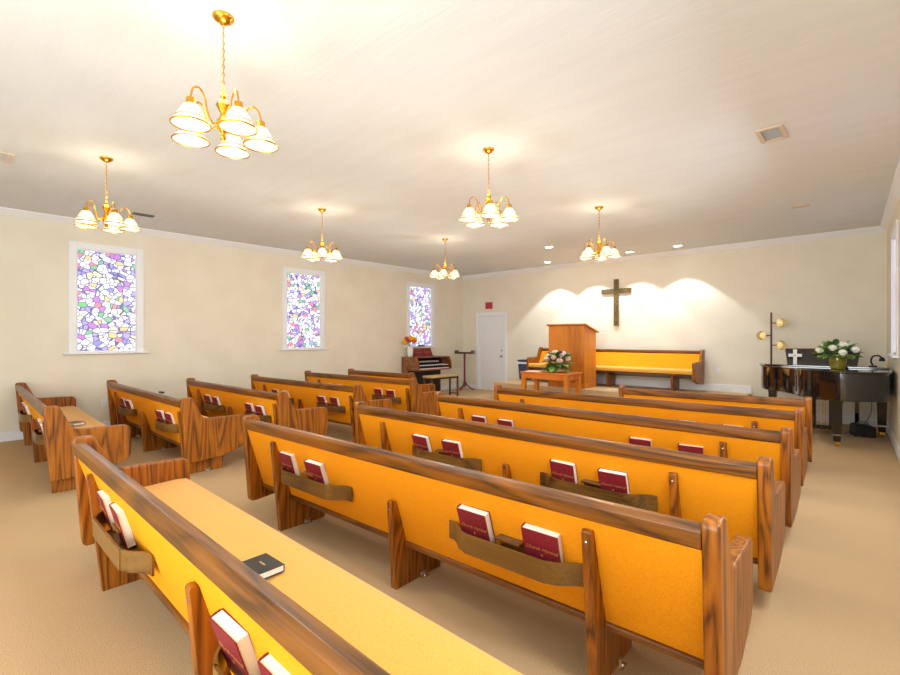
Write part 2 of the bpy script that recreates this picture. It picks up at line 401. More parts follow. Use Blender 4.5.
# ------------------------------------------------------------------ pews
def end_panel(x0, x1):
    P = rpoly([(.055, .135, .035), (0, .858, .035), (.115, .858, .04), (.225, .615, .09), (.70, .605, .07), (.70, .25, .10), (.42, .165, .2)], 6)
    return MB().prism(P, 'x', x0, x1)
RAIL = rpoly([(.010, .748, .006), (.004, .756, .004), (.002, .812, .010), (.016, .832, .008), (.058, .832, .012), (.066, .80, .01), (.058, .748, .008)], 3)
def make_pew(name, label, group, P0, P1, sup=None, racks=(), tall=.705, mid_h=.535):
    """P0 / P1: outer rear corners of the left and right end panels"""
    dx, dy = P1[0] - P0[0], P1[1] - P0[1]
    Ln = math.hypot(dx, dy)
    zb = P0[2] if len(P0) > 2 else 0
    r = thing(name, label, 'pew', (P0[0], P0[1], zb), math.atan2(dy, dx), group)
    T = .062
    end_panel(0, T).build('end_panel', M['oak_z'], r, bevel=.010, seg=3)
    end_panel(Ln - T, Ln).build('end_panel', M['oak_z'], r, bevel=.010, seg=3)
    MB().prism(RAIL, 'x', T, Ln - T).build('top_rail', M['oak_x'], r)
    BK = rpoly([(.016, .760, 0), (.165, .262, .01), (.24, .28, 0), (.205, .44, .02), (.066, .760, 0)], 3)
    MB().prism(BK, 'x', T, Ln - T).build('backrest', M['fabric'], r)
    ST = rpoly([(.20, .32, 0), (.20, .445, .01), (.60, .462, .03), (.69, .455, .035), (.695, .385, .03), (.66, .360, 0)], 4)
    MB().prism(ST, 'x', T, Ln - T).build('seat', M['lit_seat_fabric'], r)
    MB().prism([(.150, .236), (.150, .262), (.20, .290), (.67, .366), (.67, .345), (.20, .250)], 'x', T, Ln - T).build('seat_board', M['oak_x'], r, bevel=.006)
    if sup is None: sup = (.46, Ln / 2, Ln - .48)
    for i, s in enumerate(sup):
        mid = len(sup) > 2 and i == 1
        zt = mid_h if mid else tall
        q = (zt - .535) * .22
        SP = rpoly([(.078, 0, .004), (.042 - q, zt, .015), (.074 - q, zt, .015), (.19, .275, 0), (.50, .315, 0), (.475, 0, .01)], 4)
        g = MB().prism(SP, 'x', s - .022, s + .022).build('support', M['oak_z'], r, bevel=.006)
        sc = MB(); sc.lathe([(.007, 0), (.007, .004), (.003, .006), (0, .006)], (s, .046 - q, zt - .05), 10, Rx); sc.build('screw', M['metal'], g)
        br = MB(); br.box(s + .022, s + .05, .28, .34, 0, .004); br.box(s + .022, s + .026, .28, .34, 0, .035); br.ball((s + .038, .31, .006), .009, 8)
        br.build('floor_bracket', M['metal'], g)
    for a, b_ in racks: make_rack(r, a, b_)
    return r, Ln
def make_rack(r, a, b_):
    z0, z1 = .428, .524
    path = bez([(a - .02, .085, 0), (a + .02, .080, 0), (a + .06, .056, 0), (a + .10, .022, 0), (a + .15, .002, 0), (a + .20, -.004, 0), (b_ - .20, -.004, 0), (b_ - .15, .002, 0), (b_ - .10, .022, 0), (b_ - .06, .056, 0), (b_ - .02, .080, 0), (b_ + .02, .085, 0)], 5)
    mb = MB(); th = .011; n = len(path)
    L_, R_ = [], []
    for i, p in enumerate(path):
        t = (path[min(i + 1, n - 1)] - path[max(i - 1, 0)]).normalized(); nn = Vector((-t.y, t.x, 0))
        L_.append(p + nn * th / 2); R_.append(p - nn * th / 2)
    vs = []
    for p, q in zip(L_, R_):
        vs += [(p.x, p.y, z0), (p.x, p.y, z1), (q.x, q.y, z1), (q.x, q.y, z0)]
    fs = []
    for i in range(n - 1):
        for k in range(4):
            fs.append((i * 4 + k, i * 4 + (k + 1) % 4, (i + 1) * 4 + (k + 1) % 4, (i + 1) * 4 + k))
    fs += [(0, 1, 2, 3), (4 * n - 4, 4 * n - 1, 4 * n - 2, 4 * n - 3)]
    mb.add(vs, fs)
    o = mb.build('book_rack', M['rack_wood'], r)
    b = MB(); b.box(a + .17, b_ - .17, .004, .125, z0 + .002, z0 + .012); b.build('rack_shelf', M['rack_wood'], o)
    c = (a + b_) / 2; cup = MB()
    cup.box(c - .07, c + .07, .03, .085, z1 + .002, z1 + .016); cup.box(c - .07, c + .07, .08, .09, z0 + .01, z1 + .016)
    cup.build('cup_holder', M['oak_x'], o, bevel=.003)
    hs = MB()
    for k in (-1, 0, 1): hs.lathe([(.016, 0), (.016, .0015), (0, .0015)], (c + k * .042, .056, z1 + .0155), 14)
    hs.build('cup_hole', M['vent_dark'], o)

# hymnal prototype: cover, page block, gilt title
def title_mesh(txt, size):
    cu = bpy.data.curves.new('title', 'FONT'); cu.body = txt; cu.size = size; cu.align_x = 'CENTER'; cu.shear = 0.35; cu.extrude = .0003; cu.resolution_u = 2
    t = bpy.data.objects.new('t', cu); COL.objects.link(t)
    me = bpy.data.meshes.new_from_object(t.evaluated_get(bpy.context.evaluated_depsgraph_get()))
    bpy.data.objects.remove(t)
    return me
BW, BH, BT = .182, .200, .044
def hymnal_proto():
    r = bpy.data.objects.new('hymnal', None); COL.objects.link(r)
    c = MB(); c.box(-BW / 2, BW / 2, 0, .004, 0, BH); c.box(-BW / 2, BW / 2, BT - .004, BT, 0, BH)
    c.prism([(-BW / 2 + .002, 0.002), (-BW / 2 + .002, BT - .002), (-BW / 2 - .004, BT - .008), (-BW / 2 - .006, BT / 2), (-BW / 2 - .004, .008)], 'z', 0, BH)
    c.build('cover', M['cover'], r)
    MB().box(-BW / 2 + .003, BW / 2 - .004, .004, BT - .004, .004, BH - .003).build('page_block', M['pages'], r, smooth=False)
    me = title_mesh('Church Hymnal', .0255)
    me.materials.append(M['gold'])
    o = bpy.data.objects.new('title_lettering', me); COL.objects.link(o); o.parent = r
    o.rotation_euler = (PI / 2, 0, 0); o.location = (0, -.0006, BH * .52)
    e = MB(); e.box(-.006, .006, -.0008, 0, BH * .40 - .002, BH * .40 + .002); e.box(-.002, .002, -.0008, 0, BH * .40 - .006, BH * .40 + .006); e.build('emblem', M['gold'], r)
    return r
HYM = hymnal_proto(); first_h = [True]
def place_hymnal(pew, x, label, lean=0.0, yaw=0.0, dz=0.0, y=.070):
    o = HYM if first_h[0] else copy_tree(HYM)
    first_h[0] = False
    Mx = Matrix.Translation(pew.location) @ Matrix.Rotation(pew.rotation_euler.z, 4, 'Z')
    p = Mx @ Vector((x, y, .442 + dz))
    o.location = p; o.rotation_euler = (lean, random.uniform(-.02, .02), pew.rotation_euler.z + yaw)
    tag(o, label, 'hymnal', 'hymnals in the pew racks')

ORD = ['rearmost', 'second', 'third', 'fourth', 'fifth', 'front']
RP = [((-3.90, .575), (-.43, .55)), ((-3.94, 1.70), (-.41, 1.82)), ((-3.94, 2.83), (-.43, 2.94)),
      ((-3.96, 4.01), (-.475, 4.07)), ((-3.94, 5.16), (-.53, 5.30)), ((-2.64, 6.25), (-.56, 6.42))]
RR = [((.58, 1.46), (2.28, 3.10)), ((.51, 1.36), (2.25, 3.01)), ((.79, 1.54), (2.12, 2.90)), ((.72, 1.47), (2.24, 3.01)), ((.72, 1.47), (2.26, 3.02)), ()]
RH = [((.72, 1.03), (2.45, 2.76)), ((.65, 1.02), (2.43, 2.81)), ((.92, 1.28), (2.30, 2.66)), ((.66, 1.02), (2.43, 2.83)), ((.68, .98), (2.45, 2.86)), ()]
RLAB = ['oak pew nearest the camera, black bible on its seat, cut by the bottom edge',
        'long oak pew with gold back just in front of the nearest one',
        'long oak pew with gold back, third from the camera in the right-hand block',
        'long oak pew with gold back, fourth from the camera in the right-hand block',
        'long oak pew with gold back, fifth from camera, right behind the short front pew',
        'short oak pew at the front of the right-hand block, nearest the grand piano']
side = ['left', 'right']
NAMES_R = ['nearest pew', 'second pew from the camera', 'third pew from the camera', 'fourth pew from the camera', 'fifth pew from the camera', '']
pews_r = []
for i, (p0, p1) in enumerate(RP):
    r, Ln = make_pew('church_pew', RLAB[i], 'pews of the right-hand block', p0, p1, racks=RR[i],
                     sup=((.48, 2.12, 3.24), (.48, 1.79, 3.04), (.42, 1.81, 3.03), (.40, 1.76, 3.06), (.44, 1.76, 3.04))[i] if i < 5 else (.42, 2.08 - .44), mid_h=.64 if i == 0 else .535)
    pews_r.append(r)
    for ri, hs in enumerate(RH[i]):
        for hi, x in enumerate(hs):
            place_hymnal(r, x, '%s maroon hymnal in the %s rack of the %s, right block' % (side[hi], side[ri], NAMES_R[i]),
                         lean=.29 + random.uniform(-.05, .03), yaw=random.uniform(-.05, .05))
LP = [((-9.30, .73), (-5.80, .65)), ((-8.87, 1.74), (-5.53, 1.745)), ((-8.37, 2.71), (-5.35, 2.75)),
      ((-8.36, 3.77), (-5.36, 3.88)), ((-8.53, 4.94), (-5.53, 5.10)), ((-8.42, 5.90), (-6.52, 5.98))]
LLAB = ['oak pew at the left edge of the picture, small dark book on its seat',
        'oak pew below the leftmost stained glass window, a small black case on its rail',
        'oak pew third from the rear in the left-hand block',
        'oak pew fourth from the rear in the left-hand block, below the middle stained glass window',
        'oak pew just behind the short pew by the organ',
        'short oak pew at the front of the left-hand block, nearest the organ']
NAMES_L = ['rearmost pew', 'second pew from the rear', 'third pew from the rear', 'fourth pew from the rear', 'fifth pew from the rear', '']
pews_l = []
for i, (p0, p1) in enumerate(LP):
    Ln = math.dist(p0, p1)
    rk = ((.62, 1.28), (Ln - 1.02, Ln - .36)) if i < 5 else ()
    r, Ln = make_pew('church_pew', LLAB[i], 'pews of the left-hand block', p0, p1, racks=rk,
                     sup=(.46, Ln / 2, Ln - .13) if i < 5 else (.42, Ln - .13))
    pews_l.append(r)
    for ri, (a, b_) in enumerate(rk):
        for hi in range(2):
            x = a + .17 + hi * .31
            place_hymnal(r, x, '%s maroon hymnal in the %s rack of the %s, left block' % (side[hi], side[ri], NAMES_L[i]),
                         lean=.29 + random.uniform(-.06, .03), yaw=random.uniform(-.06, .06))

# bench pew on the platform against the back wall, turned to face the hall
r, Ln = make_pew('platform_bench', 'long oak bench with gold seat on the platform against the back wall under the cross', None,
                 (-2.70, 10.74, PZ), (-6.62, 10.74, PZ), sup=(.50, 1.90, Ln and 3.40), racks=(), tall=.60)
r['category'] = 'bench'

# bibles on the seats
def bible(loc, rz, label, s=1.0):
    b = thing('bible', label, 'bible', loc, rz)
    c = MB(); c.box(-.105 * s, .105 * s, -.075 * s, .075 * s, 0, .003); c.box(-.105 * s, .105 * s, -.075 * s, .075 * s, .036 * s, .039 * s); c.box(-.105 * s, .105 * s, .072 * s, .076 * s, 0, .039 * s)
    c.build('cover', M['bible_black'], b)
    MB().box(-.100 * s, .100 * s, -.070 * s, .072 * s, .003, .036 * s).build('page_block', M['pages'], b, smooth=False)
    g = MB(); g.box(-.03 * s, .03 * s, -.004, .004, .039 * s, .0395 * s); g.build('title_lettering', M['gold'], b)
    return b
bible((-2.04, .975, .464), .03, 'black bible with white page edges lying on the nearest gold seat', .80)
bible((-7.15, 1.10, .464), math.radians(20), 'small dark book lying on the seat of the pew at the left edge', .8)
tag(MB().box(-.05, .05, -.02, .02, 0, .022).build('spectacle_case', M['bible_black'], bevel=.006), 'small black case lying on the shiny top rail of the pew below the leftmost window', 'case')
bpy.data.objects['spectacle_case'].location = (-6.38, 1.80, .843)

# ------------------------------------------------------------------ chandeliers
def chandelier_parts(r, rot):
    z0 = -.62                                        # height of the arm sockets under the ceiling
    MB().lathe([(.005, -.045), (.03, -.040), (.062, -.018), (.068, -.006), (.068, 0)], seg=24).build('canopy', M['brass'], r)
    ch = MB(); z = -.048; k = 0
    while z > -.44:
        Mx = Matrix.Rotation(PI / 2, 3, 'X') if k % 2 == 0 else Matrix.Rotation(PI / 2, 3, 'X') @ Matrix.Rotation(PI / 2, 3, 'Y')
        S = Matrix.Diagonal((1, 1, 1.5))
        ch.torus((0, 0, z - .012), .0085, .0022, S @ Mx, 8, 4); z -= .0235; k += 1
    ch.tube([(0, .003, -.04), (.003, 0, -.25), (0, -.003, -.46)], .0025, 5)
    ch.build('chain', M['brass'], r)
    bd = MB()
    bd.lathe([(.006, -.45), (.014, -.455), (.02, -.47), (.012, -.485), (.03, -.50), (.045, -.525), (.03, -.55), (.018, -.575), (.025, -.60), (.042, -.62), (.05, -.64), (.04, -.665), (.018, -.685), (.012, -.70), (.02, -.712), (.012, -.73), (0, -.738)], seg=18)
    bd.build('body', M['brass'], r)
    for i in range(5):
        a = rot + 2 * PI * i / 5; cx, sx = math.cos(a), math.sin(a)
        P = lambda q, zz: (q * cx, q * sx, zz)
        pts = bez([P(.035, -.63), P(.08, -.655), P(.12, -.60), P(.135, -.535), P(.175, -.495), P(.215, -.51), P(.232, -.555), P(.233, -.575)], 5)
        arm = MB().tube(pts, .006, 7).build('arm', M['brass'], r)
        cc = P(.233, 0)
        MB().lathe([(.012, -.568), (.026, -.575), (.028, -.60), (.034, -.612)], cc, 14).build('socket', M['brass'], arm)
        sh = MB()
        sh.lathe([(.030, -.608), (.044, -.618), (.062, -.645), (.088, -.69), (.110, -.718), (.112, -.720), (.108, -.7205), (.085, -.692), (.058, -.647), (.040, -.621), (.028, -.611)], cc, 24, close=False)
        sh.mi = 1; sh.torus((cc[0], cc[1], -.721), .111, .0052, None, 24, 6); sh.torus((cc[0], cc[1], -.688), .0885, .003, None, 24, 5)
        sh.build('lamp_shade', [M['shade'], M['brass']], arm)
        MB().lathe([(.012, -.61), (.014, -.64), (.026, -.665), (.030, -.685), (.022, -.705), (0, -.713)], cc, 12).build('bulb', M['bulb'], arm)
    l = bpy.data.lights.new('chandelier_light', 'POINT'); l.energy = 36; l.color = (1, 0.96, 0.88); l.shadow_soft_size = .16
    o = bpy.data.objects.new('chandelier_light', l); COL.objects.link(o); o.parent = r; o.location = (0, 0, -1.08)
    l = bpy.data.lights.new('chandelier_glow', 'POINT'); l.energy = 1.8; l.color = (1, 0.80, 0.50); l.shadow_soft_size = .10
    o = bpy.data.objects.new('chandelier_glow', l); COL.objects.link(o); o.parent = r; o.location = (0, 0, -.40)
CH = [((-2.86, 1.13), 'large near brass chandelier with five lit shades, hanging closest to the camera at upper left'),
      ((-6.0, 1.18), 'brass chandelier with five lit shades hanging before the leftmost stained glass window'),
      ((-6.04, 3.79), 'brass chandelier with lit shades hanging near the middle stained glass window'),
      ((-6.12, 6.51), 'small distant brass chandelier hanging near the door, rearmost of the left row'),
      ((-2.90, 3.72), 'brass chandelier with lit shades hanging in the middle of the picture'),
      ((-3.0, 6.43), 'brass chandelier with lit shades hanging above and left of the wall cross')]
proto = None
for i, ((x, y), lab) in enumerate(CH):
    if proto is None:
        proto = thing('chandelier', lab, 'chandelier', (x, y, ZC), 1.25, 'brass chandeliers'); chandelier_parts(proto, 0); proto.scale = (.89, .89, 1)
    else:
        c = copy_tree(proto); c.location = (x, y, ZC); c['label'] = lab; c.rotation_euler = (0, 0, (0, .15, .7, .3, .43, .62)[i])
    if i < 2:
        for o in (proto if i == 0 else c).children:
            if o.type == 'LIGHT' and o.name.startswith('chandelier_light'):
                o.data = o.data.copy(); o.data.energy = (13, 9)[i]

# recessed downlights, ceiling vents, outlets
DL = [((-6.10, 10.19), 'round recessed downlight above the left end of the platform'), ((-5.10, 10.2), 'round recessed downlight second from the left along the back wall'),
      ((-4.06, 10.2), 'round recessed downlight third from the left, right of the cross'), ((-3.07, 10.2), 'round recessed downlight furthest right along the back wall'),
      ((-5.07, 8.53), 'round recessed downlight set forward of the row by the back wall')]
for i, ((x, y), lab) in enumerate(DL):
    t = thing('downlight', lab, 'downlight', (x, y, ZC), 0, 'recessed downlights')
    MB().lathe([(.075, -.001), (.095, -.001), (.095, -.008), (.085, -.012), (.075, -.004), (.075, -.001)], seg=24, close=False).build('trim_ring', M['white'], t)
    MB().lathe([(0, -.004), (.075, -.004), (.075, -.002), (0, -.002)], seg=20).build('lens', M['downlight'], t)
    l = bpy.data.lights.new('downlight_beam', 'SPOT'); l.energy = 46 if i < 4 else 20; l.color = (0.86, 0.94, 1); l.spot_size = math.radians(92); l.spot_blend = .22; l.shadow_soft_size = .03
    o = bpy.data.objects.new('downlight_beam', l); COL.objects.link(o); o.parent = t; o.location = (0, 0, -.02)
VT = [((-.75, 5.22), .21, .36, 'large square-edged ceiling vent at upper right'), ((-.86, 8.34), .20, .12, 'small ceiling vent near the back right corner'),
      ((-8.32, 2.10), .12, .28, 'dark slim ceiling vent near the left wall beside a chandelier'), ((-6.75, .44), .34, .16, 'ceiling vent cut off by the left edge of the picture')]
for (x, y), sx, sy, lab in VT:
    t = thing('ceiling_vent', lab, 'vent', (x, y, ZC), 0, 'ceiling vents')
    f = MB(); c = .035
    f.box(-sx / 2, sx / 2, -sy / 2, -sy / 2 + c, -.012, 0); f.box(-sx / 2, sx / 2, sy / 2 - c, sy / 2, -.012, 0); f.box(-sx / 2, -sx / 2 + c, -sy / 2 + c, sy / 2 - c, -.012, 0); f.box(sx / 2 - c, sx / 2, -sy / 2 + c, sy / 2 - c, -.012, 0)
    f.build('frame', M['vent_dark'] if 'dark' in lab else M['vent'], t, bevel=.002)
    s = MB(); n = max(2, int(sy / .03)); ih = sy - 2 * c
    for k in range(n):
        yy = -ih / 2 + (k + .5) * ih / n
        s.add([(-sx / 2 + c, yy - .010, -.010), (sx / 2 - c, yy - .010, -.010), (sx / 2 - c, yy + .006, -.002), (-sx / 2 + c, yy + .006, -.002)], [(0, 1, 2, 3)])
    s.build('louvres', M['vent_dark'] if 'dark' in lab else M['white'], t)
    MB().box(-sx / 2 + c, sx / 2 - c, -ih / 2, ih / 2, -.002, 0).build('duct', M['duct'], t)
def outlet(loc, rz, lab):
    t = thing('wall_outlet', lab, 'outlet', loc, rz)
    MB().box(-.036, .036, -.008, 0, -.057, .057).build('cover_plate', M['white'], t, bevel=.003)
    s = MB()
    for zz in (-.022, .022): s.box(-.014, .014, -.0095, -.008, zz - .013, zz + .013)
    s.build('socket', M['ceramic'], t)
outlet((XL, 1.81, .44), PI / 2, 'white power outlet low on the left wall below the leftmost window')
outlet((-2.46, YB, .84), 0, 'white power outlet on the back wall right of the platform bench')

# ------------------------------------------------------------------ cross, sign, bin, stand
t = thing('wall_cross', 'tall weathered bronze cross hung on the back wall above the bench', 'cross', (-4.60, YB, 1.80))
MB().box(-.055, .055, -.045, -.005, 0, 1.10).build('upright', M['bronze_cross'], t, bevel=.006)
MB().box(-.36, .36, -.050, -.006, .765, .875).build('crossbar', M['bronze_cross'], t, bevel=.006)
t = thing('exit_sign', 'square red sign mounted on the wall above the white door', 'sign', (-8.38, YB, 2.365))
MB().box(-.115, .115, -.05, 0, 0, .19).build('panel', M['red'], t, bevel=.006)
bn = MB(); pr = []
t = thing('trash_bin', 'navy waste bin with a white liner on the platform left of the bench', 'bin', (-6.92, 10.45, PZ))
bn = MB()
def tbox(q, w0, d0, w1, d1, z0, z1):
    vs = [(-w0, -d0, z0), (w0, -d0, z0), (w0, d0, z0), (-w0, d0, z0), (-w1, -d1, z1), (w1, -d1, z1), (w1, d1, z1), (-w1, d1, z1)]
    q.add(vs, [(0, 3, 2, 1), (0, 1, 5, 4), (1, 2, 6, 5), (2, 3, 7, 6), (3, 0, 4, 7)])
tbox(bn, .12, .10, .155, .13, 0, .52); bn.box(-.162, .162, -.137, -.125, .50, .525); bn.box(-.162, .162, .125, .137, .50, .525); bn.box(-.162, -.15, -.125, .125, .50, .525); bn.box(.15, .162, -.125, .125, .50, .525)
bn.build('bin_body', M['bin_blue'], t)
ln = MB(); ln.box(-.158, .158, -.139, -.134, .42, .47); ln.box(.1525, .158, -.134, .13, .42, .47); ln.build('bag_liner', M['white'], t)

t = thing('music_stand', 'dark red wooden stand with three curved feet in the far left corner', 'stand', (-8.98, 10.38, 0), math.radians(15))
st = MB(); st.lathe([(.045, .10), (.05, .16), (.04, .22), (.03, .30), (.026, .80), (.034, .95), (.03, 1.06)], seg=14); st.build('post', M['mahogany'], t)
for k in range(3):
    a = 2 * PI * k / 3 + .5
    MB().tube(bez([(.03 * math.cos(a), .03 * math.sin(a), .22), (.10 * math.cos(a), .10 * math.sin(a), .12), (.20 * math.cos(a), .20 * math.sin(a), .04), (.29 * math.cos(a), .29 * math.sin(a), .018)], 5), .018, 8).build('foot', M['mahogany'], t)
tr = MB(); tr.box(-.27, .27, -.11, .11, 1.06, 1.085); tr.box(-.27, -.25, -.11, .11, 1.085, 1.16); tr.box(.25, .27, -.11, .11, 1.085, 1.16); tr.box(-.25, .25, .10, .115, 1.085, 1.11)
tr.build('tray', M['dark_oak'], t, bevel=.004)

# ------------------------------------------------------------------ pulpit
t = thing('pulpit', 'tall honey coloured wooden pulpit with slanted top on the platform', 'pulpit', (-5.17, 9.42, PZ))
w2, dp, hf, hb = .44, .56, 1.37, 1.22
b_ = MB()
b_.prism([(0, 0), (0, hf), (dp, hb), (dp, 0)], 'x', -w2, w2)
b_.build('body', M['pulpit'], t, bevel=.006)
tp = MB(); s = (hb - hf) / dp
tp.prism([(-.035, hf - s * -.035 * -1 + .004), (-.035, hf + .042), (dp + .05, hb + s * .05 + .04), (dp + .05, hb + s * .05 + .002)], 'x', -w2 - .045, w2 + .045)
tp.build('slanted_top', M['pulpit'], t, bevel=.008)
pl = MB(); pl.box(-w2 - .012, w2 + .012, -.012, dp, 0, .10); pl.build('plinth', M['pulpit'], t, bevel=.005)

# communion table with flowers
t = thing('communion_table', 'orange wooden communion table on the floor before the pulpit', 'table', (-5.15, 8.74, 0), math.radians(2))
tw, td, th = .56, .32, .80
MB().box(-tw, tw, -td, td, th - .035, th).build('table_top', M['table_wood'], t, bevel=.006)
ap = MB(); ap.box(-tw + .06, tw - .06, -td + .02, -td + .045, th - .14, th - .035); ap.box(-tw + .06, tw - .06, td - .045, td - .02, th - .14, th - .035)
ap.box(-tw + .03, -tw + .055, -td + .06, td - .06, th - .14, th - .035); ap.box(tw - .055, tw - .03, -td + .06, td - .06, th - .14, th - .035); ap.build('apron', M['table_wood'], t)
for sx in (-1, 1):
    for sy in (-1, 1):
        MB().box(sx * (tw - .065) - .045, sx * (tw - .065) + .045, sy * (td - .055) - .04, sy * (td - .055) + .04, 0, th - .035).build('leg', M['pulpit'], t, bevel=.005)

def rose(q, c, r, seed):
    rn = random.Random(seed)
    q.ball(c, r * .6, 8)
    for k in range(9):
        a = k * 2.4; el = .3 + .5 * (k % 3) / 2
        d = Vector((math.cos(a) * math.cos(el), math.sin(a) * math.cos(el), math.sin(el)))
        u = d.cross(Vector((0, 0, 1))).normalized(); v = d.cross(u)
        Mx = Matrix((u, v, d)).transposed()
        q.ball(Vector(c) + d * r * .55, r * .55, 6, (1, 1, .45), Mx)
def leaf(q, base, d, ln, wd, seed=0):
    d = Vector(d).normalized(); s = d.cross(Vector((0, 0, 1)))
    s = s.normalized() if s.length > .1 else Vector((1, 0, 0)); n = s.cross(d)
    b0 = Vector(base); vs = [b0, b0 + d * ln * .35 + s * wd / 2 + n * ln * .06, b0 + d * ln * .75 + s * wd * .36 - n * ln * .02, b0 + d * ln - n * ln * .12,
                             b0 + d * ln * .75 - s * wd * .36 - n * ln * .02, b0 + d * ln * .35 - s * wd / 2 + n * ln * .06, b0 + d * ln * .4 - n * ln * .03, b0 + d * ln * .75 - n * ln * .07]
    q.add(vs, [(0, 1, 6), (1, 2, 7, 6), (2, 3, 7), (0, 6, 5), (6, 7, 4, 5), (7, 3, 4)])
def bouquet(t, z0, rx, rz, flowers, leaves, seed, kinds, leafmats, low=-.25, big=1.0):
    rn = random.Random(seed)
    lv = [MB() for _ in leafmats]; stems = MB()
    for k in range(leaves):
        a = rn.uniform(0, 2 * PI); el = rn.uniform(low, 1.1); rr = rn.uniform(.25, .75)
        base = (rx * rr * math.cos(a) * math.cos(el), rx * rr * math.sin(a) * math.cos(el), z0 + rz * .35 + rz * rr * math.sin(el) * .8)
        leaf(lv[k % len(lv)], base, (math.cos(a + rn.uniform(-.6, .6)), math.sin(a + rn.uniform(-.6, .6)), math.sin(el) * .9), rx * rn.uniform(.38, .6) * big, rx * rn.uniform(.28, .42) * big)
    for q, mm in zip(lv, leafmats):
        if q.v: q.build('leaves', mm, t)
    for k in range(flowers):
        a = k * 2.4 + seed; el = math.asin(min(1, .12 + .86 * (k + .5) / flowers))
        p = Vector((rx * .82 * math.cos(a) * math.cos(el), rx * .82 * math.sin(a) * math.cos(el), z0 + rz * .35 + rz * .62 * math.sin(el)))
        stems.tube([(0, 0, z0), p * .6 + Vector((0, 0, z0 * .4)), p], .004, 5)
        kd = kinds[k % len(kinds)]
        f = MB(); rose(f, p, kd[1], k); f.build('bloom', kd[0], t)
    stems.build('stems', M['leaf_dark'], t)
t = thing('flower_arrangement', 'pink and ivory flower arrangement with dark leaves on the communion table', 'flowers', (-4.98, 8.72, .80))
MB().lathe([(.10, 0), (.14, .02), (.15, .07), (.13, .085), (.0, .085)], seg=18).build('basket', M['tan_vinyl'], t)
bouquet(t, .08, .30, .34, 14, 110, 3, [(M['pink'], .078), (M['pink'], .085), (M['white_petal'], .065)], [M['leaf_dark'], M['leaf'], M['leaf_dark']], -.7, 1.25)
lf = MB()
for k in range(10): leaf(lf, (-.14 - .02 * (k % 3), -.08 + .02 * k, .05), (-1, -.4 + .1 * k, .02), .20, .05)
lf.build('trailing_leaves', M['leaf_lime'], t)
t = thing('paper_sheet', 'white sheet of paper lying on the left of the communion table', 'paper', (-5.50, 8.62, .80), .1)
MB().box(-.15, .15, -.10, .10, 0, .006).build('sheet', M['pages'], t)

# ------------------------------------------------------------------ organ, its bench and what stands on it
ox, oy0, oy1 = -9.40, 8.30, 9.56
t = thing('electric_organ', 'brown electric organ with two keyboards against the left wall', 'organ', (ox, oy0, 0))
OLn = oy1 - oy0
for y0 in (0, OLn - .03):
    MB().prism(rpoly([(0, .0), (.24, .0), (.24, .66), (.62, .66, .02), (.66, .70, .01), (.66, .86, .03), (.58, 1.02, .02), (0, 1.02)], 4), 'y', y0, y0 + .03).build('end_cheek', M['organ_wood'], t, bevel=.004)
MB().box(.02, .58, .03, OLn - .03, .995, 1.02).build('lid', M['organ_wood'], t, bevel=.004)
MB().box(.0, .03, .03, OLn - .03, 0, .995).build('back_panel', M['organ_wood'], t)
MB().box(.03, .64, .03, OLn - .03, .66, .70).build('key_bed', M['organ_wood'], t)
MB().box(.20, .235, .03, OLn - .03, .02, .66).build('knee_board', M['black'], t)
def keys(z, x0, x1):
    kk = MB(); n = 36; w = (OLn - .16) / n
    for i in range(n): kk.box(x0, x1, .08 + i * w, .08 + (i + .93) * w, z, z + .02)
    kk.mi = 1
    for i in range(n):
        if i % 7 not in (2, 6): kk.box(x0, x0 + (x1 - x0) * .6, .08 + (i + .7) * w, .08 + (i + 1.25) * w, z + .02, z + .032)
    kk.build('keyboard', [M['pages'], M['black']], t)
keys(.70, .47, .63); MB().box(.30, .47, .03, OLn - .03, .70, .78).build('manual_riser', M['black'], t); keys(.78, .34, .49)
MB().prism([(.20, .84), (.34, .82), (.22, .995), (.10, .995)], 'y', .03, OLn - .03).build('stop_panel', M['black'], t)
tb = MB()
for i in range(14): tb.box(.285, .315, .15 + i * .07, .19 + i * .07, .86, .90)
tb.build('stop_tabs', M['pages'], t)
pd = MB()
for i in range(13): pd.box(.24, .60, .30 + i * .055, .325 + i * .055, .03, .06)
pd.build('pedal_board', M['black'], t)
mr = MB(); mr.prism([(.20, 1.02), (.24, 1.02), (.14, 1.25), (.12, 1.25)], 'y', .25, .95); mr.box(.22, .30, .25, .95, 1.02, 1.035); mr.build('music_rest', M['organ_wood'], t)
for k, yy in enumerate((.28, .62)):
    h = copy_tree(HYM); tag(h, '%s maroon songbook propped on the organ music rest' % ('left' if k == 0 else 'right'), 'songbook', 'songbooks on the organ')
    h.name = 'songbook'
    h.rotation_euler = (-.42, 0, PI / 2); h.scale = (1.7, 1, .95); h.location = (ox + .265, oy0 + yy + .14, 1.038)
t2 = thing('sheet_music', 'white music sheets lying on the far end of the organ keys', 'paper', (ox + .56, oy1 - .26, .80), .2)
MB().prism([(-.12, 0), (.10, -.01), (.10, .0), (-.12, .012)], 'y', -.14, .14).build('sheet', M['pages'], t2)
tv = thing('flower_vase', 'white vase of yellow and orange flowers on the left end of the organ', 'flowers', (ox + .21, oy0 + .12, 1.02))
MB().lathe([(.05, 0), (.07, .02), (.085, .12), (.08, .22), (.06, .27), (.066, .29), (.055, .29), (.05, .26), (0, .25)], seg=20).build('vase', M['ceramic'], tv)
bouquet(tv, .28, .17, .24, 8, 14, 4, [(M['yellow'], .105), (M['orange'], .09), (M['yellow'], .09), (M['hot_pink'], .075)], [M['leaf'], M['leaf_dark']])
tag(MB().box(-.03, .03, -.11, .11, 0, .06).build('sill_box', M['grey'], bevel=.008), 'small grey box on the window sill above the organ', 'box').location = (XL + .03, 9.02, WZ0 - .008)
